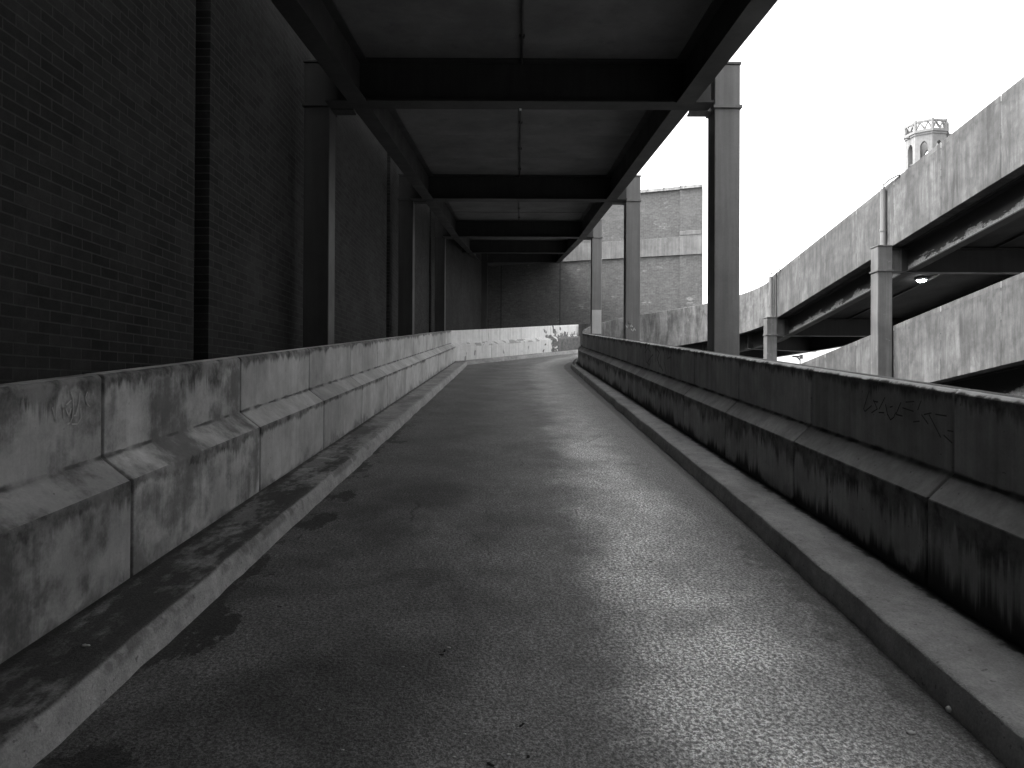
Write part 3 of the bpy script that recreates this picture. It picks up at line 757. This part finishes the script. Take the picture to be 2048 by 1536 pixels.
mb=MB(); mb.tube([(24.3,62,4.05),(24.05,62,4.3),(23.7,62,4.35)],.06,6); mb.box(23.65,24.2,61.9,62.1,4.28,4.42); mb.box(24.28,24.5,61.9,62.1,4.15,4.5); mb.build('lamp_head',M['girder'],sl)

def blob(name,p,r,mat,sq=(1,1,.8),seed=0,j=.12,n=10):
    mb=MB(); rings=[]
    for i in range(1,n):
        a=math.pi*i/n
        rings.append([mb.vert(Vector(p)+Vector((math.sin(a)*math.cos(2*math.pi*k/12)*sq[0],math.sin(a)*math.sin(2*math.pi*k/12)*sq[1],math.cos(a)*sq[2]))*r*(1+j*noise.noise((math.sin(a)*math.cos(2*math.pi*k/12)*2+seed,math.sin(a)*math.sin(2*math.pi*k/12)*2,math.cos(a)*2)))) for k in range(12)])
    t=mb.vert(Vector(p)+Vector((0,0,r*sq[2])));b=mb.vert(Vector(p)-Vector((0,0,r*sq[2])))
    for A,B in zip(rings,rings[1:]):
        for k in range(12): mb.face((A[k],B[k],B[(k+1)%12],A[(k+1)%12]))
    for k in range(12): mb.face((t,rings[0][k],rings[0][(k+1)%12])); mb.face((b,rings[-1][(k+1)%12],rings[-1][k]))
    return mb.build(name,mat,smooth=True,origin=p)
def road_px(px,py,dz=0.,lift=0.):
    y=(EYE-dz)*F/(py-645); return Vector(((px-1024)*y/F,y,G*y+dz+lift))
p=road_px(1900,1419); o=blob('pebble',p+Vector((0,0,.012)),.0155,M['white'],(1,1,.85),1,.05)
tag(o,'round white pebble lying against the right kerb','pebble')
chips=[(1303,1122,.012),(1822,1462,.014),(900,1296,.009),(1098,1150,.006),(846,1132,.006),(817,1197,.006),(1092,1228,.007),(809,1334,.006),(912,1514,.006),(1001,1126,.005),(933,1468,.006),(1021,1508,.007),(1611,1221,.009),(643,1420,.005),(577,1208,.004),(1130,1126,.005),(690,1500,.005),(1420,1300,.005)]
for i,(x,y_,r) in enumerate(chips):
    p=road_px(x,y_); o=blob('stone_chip',p+Vector((0,0,r*.3)),r,M['chip'],(1.2,.8,.5),i*3.7,.5,6)
    tag(o,'tiny pale stone chip lying on the road','stone chip','stone chips on the road')
p=road_px(176,1297,.14); o=blob('stone_chip',p+Vector((0,0,.006)),.012,M['chip'],(1.5,.8,.5),5,.6,6); tag(o,'pale angular stone chip on the dirty left kerb','stone chip')
def flake(name,p,w,l,rz,mat,label,cat,group=None):
    mb=MB(); n=5; P=Vector(p); rows=[]
    for i in range(n+1):
        rows.append([mb.vert(P+Matrix.Rotation(rz,3,'Z')@Vector(((k-.5)*w*(1-.3*abs(i/n-.5)),(i/n-.5)*l,.004+.012*math.sin(i*1.9+k)*w*4))) for k in (0,.5,1)])
    for A_,B_ in zip(rows,rows[1:]):
        for k in range(2): mb.face((A_[k],A_[k+1],B_[k+1],B_[k]))
    o=mb.build(name,mat,origin=p); s=o.modifiers.new('thick','SOLIDIFY'); s.thickness=.0015
    return tag(o,label,cat,group)
flake('paper_scrap',road_px(1080,719.5),.32,.14,.2,M['white'],'white paper scrap lying on the road before the white parapet','paper')
for i,(x,y_,l) in enumerate(((892,1302,.05),(886,1310,.04),(1047,1449,.05),(985,1528,.06),(562,1216,.04),(1060,1512,.03))):
    flake('dead_leaf',road_px(x,y_),.010,l*.55,i*1.3,M['twig'],'small dark dead leaf lying on the road','leaf','dead leaves on the road')

# ------------------------------------------------------------------ ground
mb=MB(); s_=2500
i=[mb.vert((x,y,-6)) for x,y in ((-s_,-s_),(s_,-s_),(s_,s_),(-s_,s_))]; mb.face(i); tag(mb.build('ground',M['ground']),kind='structure')

# ------------------------------------------------------------------ light, sky, camera
SUN_EL,SUN_AZ=R(60),R(274)                       # azimuth clockwise from +Y: behind the camera, a little to the left
sd=Vector((math.sin(SUN_AZ)*math.cos(SUN_EL),math.cos(SUN_AZ)*math.cos(SUN_EL),math.sin(SUN_EL)))
l=bpy.data.lights.new('sun','SUN'); l.energy=.8; l.angle=R(25); l.color=(1,.98,.96)
so=bpy.data.objects.new('sun',l); C.objects.link(so); so.rotation_euler=sd.to_track_quat('Z','Y').to_euler(); so.location=(0,0,40)
w=bpy.data.worlds.new('World'); bpy.context.scene.world=w; w.use_nodes=True; nt=w.node_tree; nt.nodes.clear()
sky=nt.nodes.new('ShaderNodeTexSky'); sky.sky_type='NISHITA'; sky.sun_disc=False; sky.sun_elevation=SUN_EL; sky.sun_rotation=SUN_AZ
sky.air_density=1.; sky.dust_density=4.; sky.ozone_density=1.
bw=nt.nodes.new('ShaderNodeRGBToBW'); bg=nt.nodes.new('ShaderNodeBackground'); wo=nt.nodes.new('ShaderNodeOutputWorld')
nt.links.new(sky.outputs[0],bw.inputs[0]); nt.links.new(bw.outputs[0],bg.inputs[0]); nt.links.new(bg.outputs[0],wo.inputs[0]); bg.inputs[1].default_value=.15
cd=bpy.data.cameras.new('camera'); cam=bpy.data.objects.new('camera',cd); C.objects.link(cam); bpy.context.scene.camera=cam
cd.sensor_width=36; cd.sensor_fit='HORIZONTAL'; cd.lens=36*F/2048; cd.clip_end=6000; cd.clip_start=.05
cam.location=(0,0,EYE)
cam.matrix_world=Matrix.Translation((0,0,EYE))@(Matrix.Rotation(R(90)+math.atan(9/F),4,'X')@Matrix.Rotation(R(.26),4,'Z'))
sc=bpy.context.scene
sc.view_settings.view_transform='Standard'; sc.view_settings.look='None'; sc.view_settings.gamma=1; sc.view_settings.exposure=2.85
sc.render.engine='CYCLES'; sc.cycles.max_bounces=8; sc.cycles.diffuse_bounces=5; sc.cycles.use_denoising=True
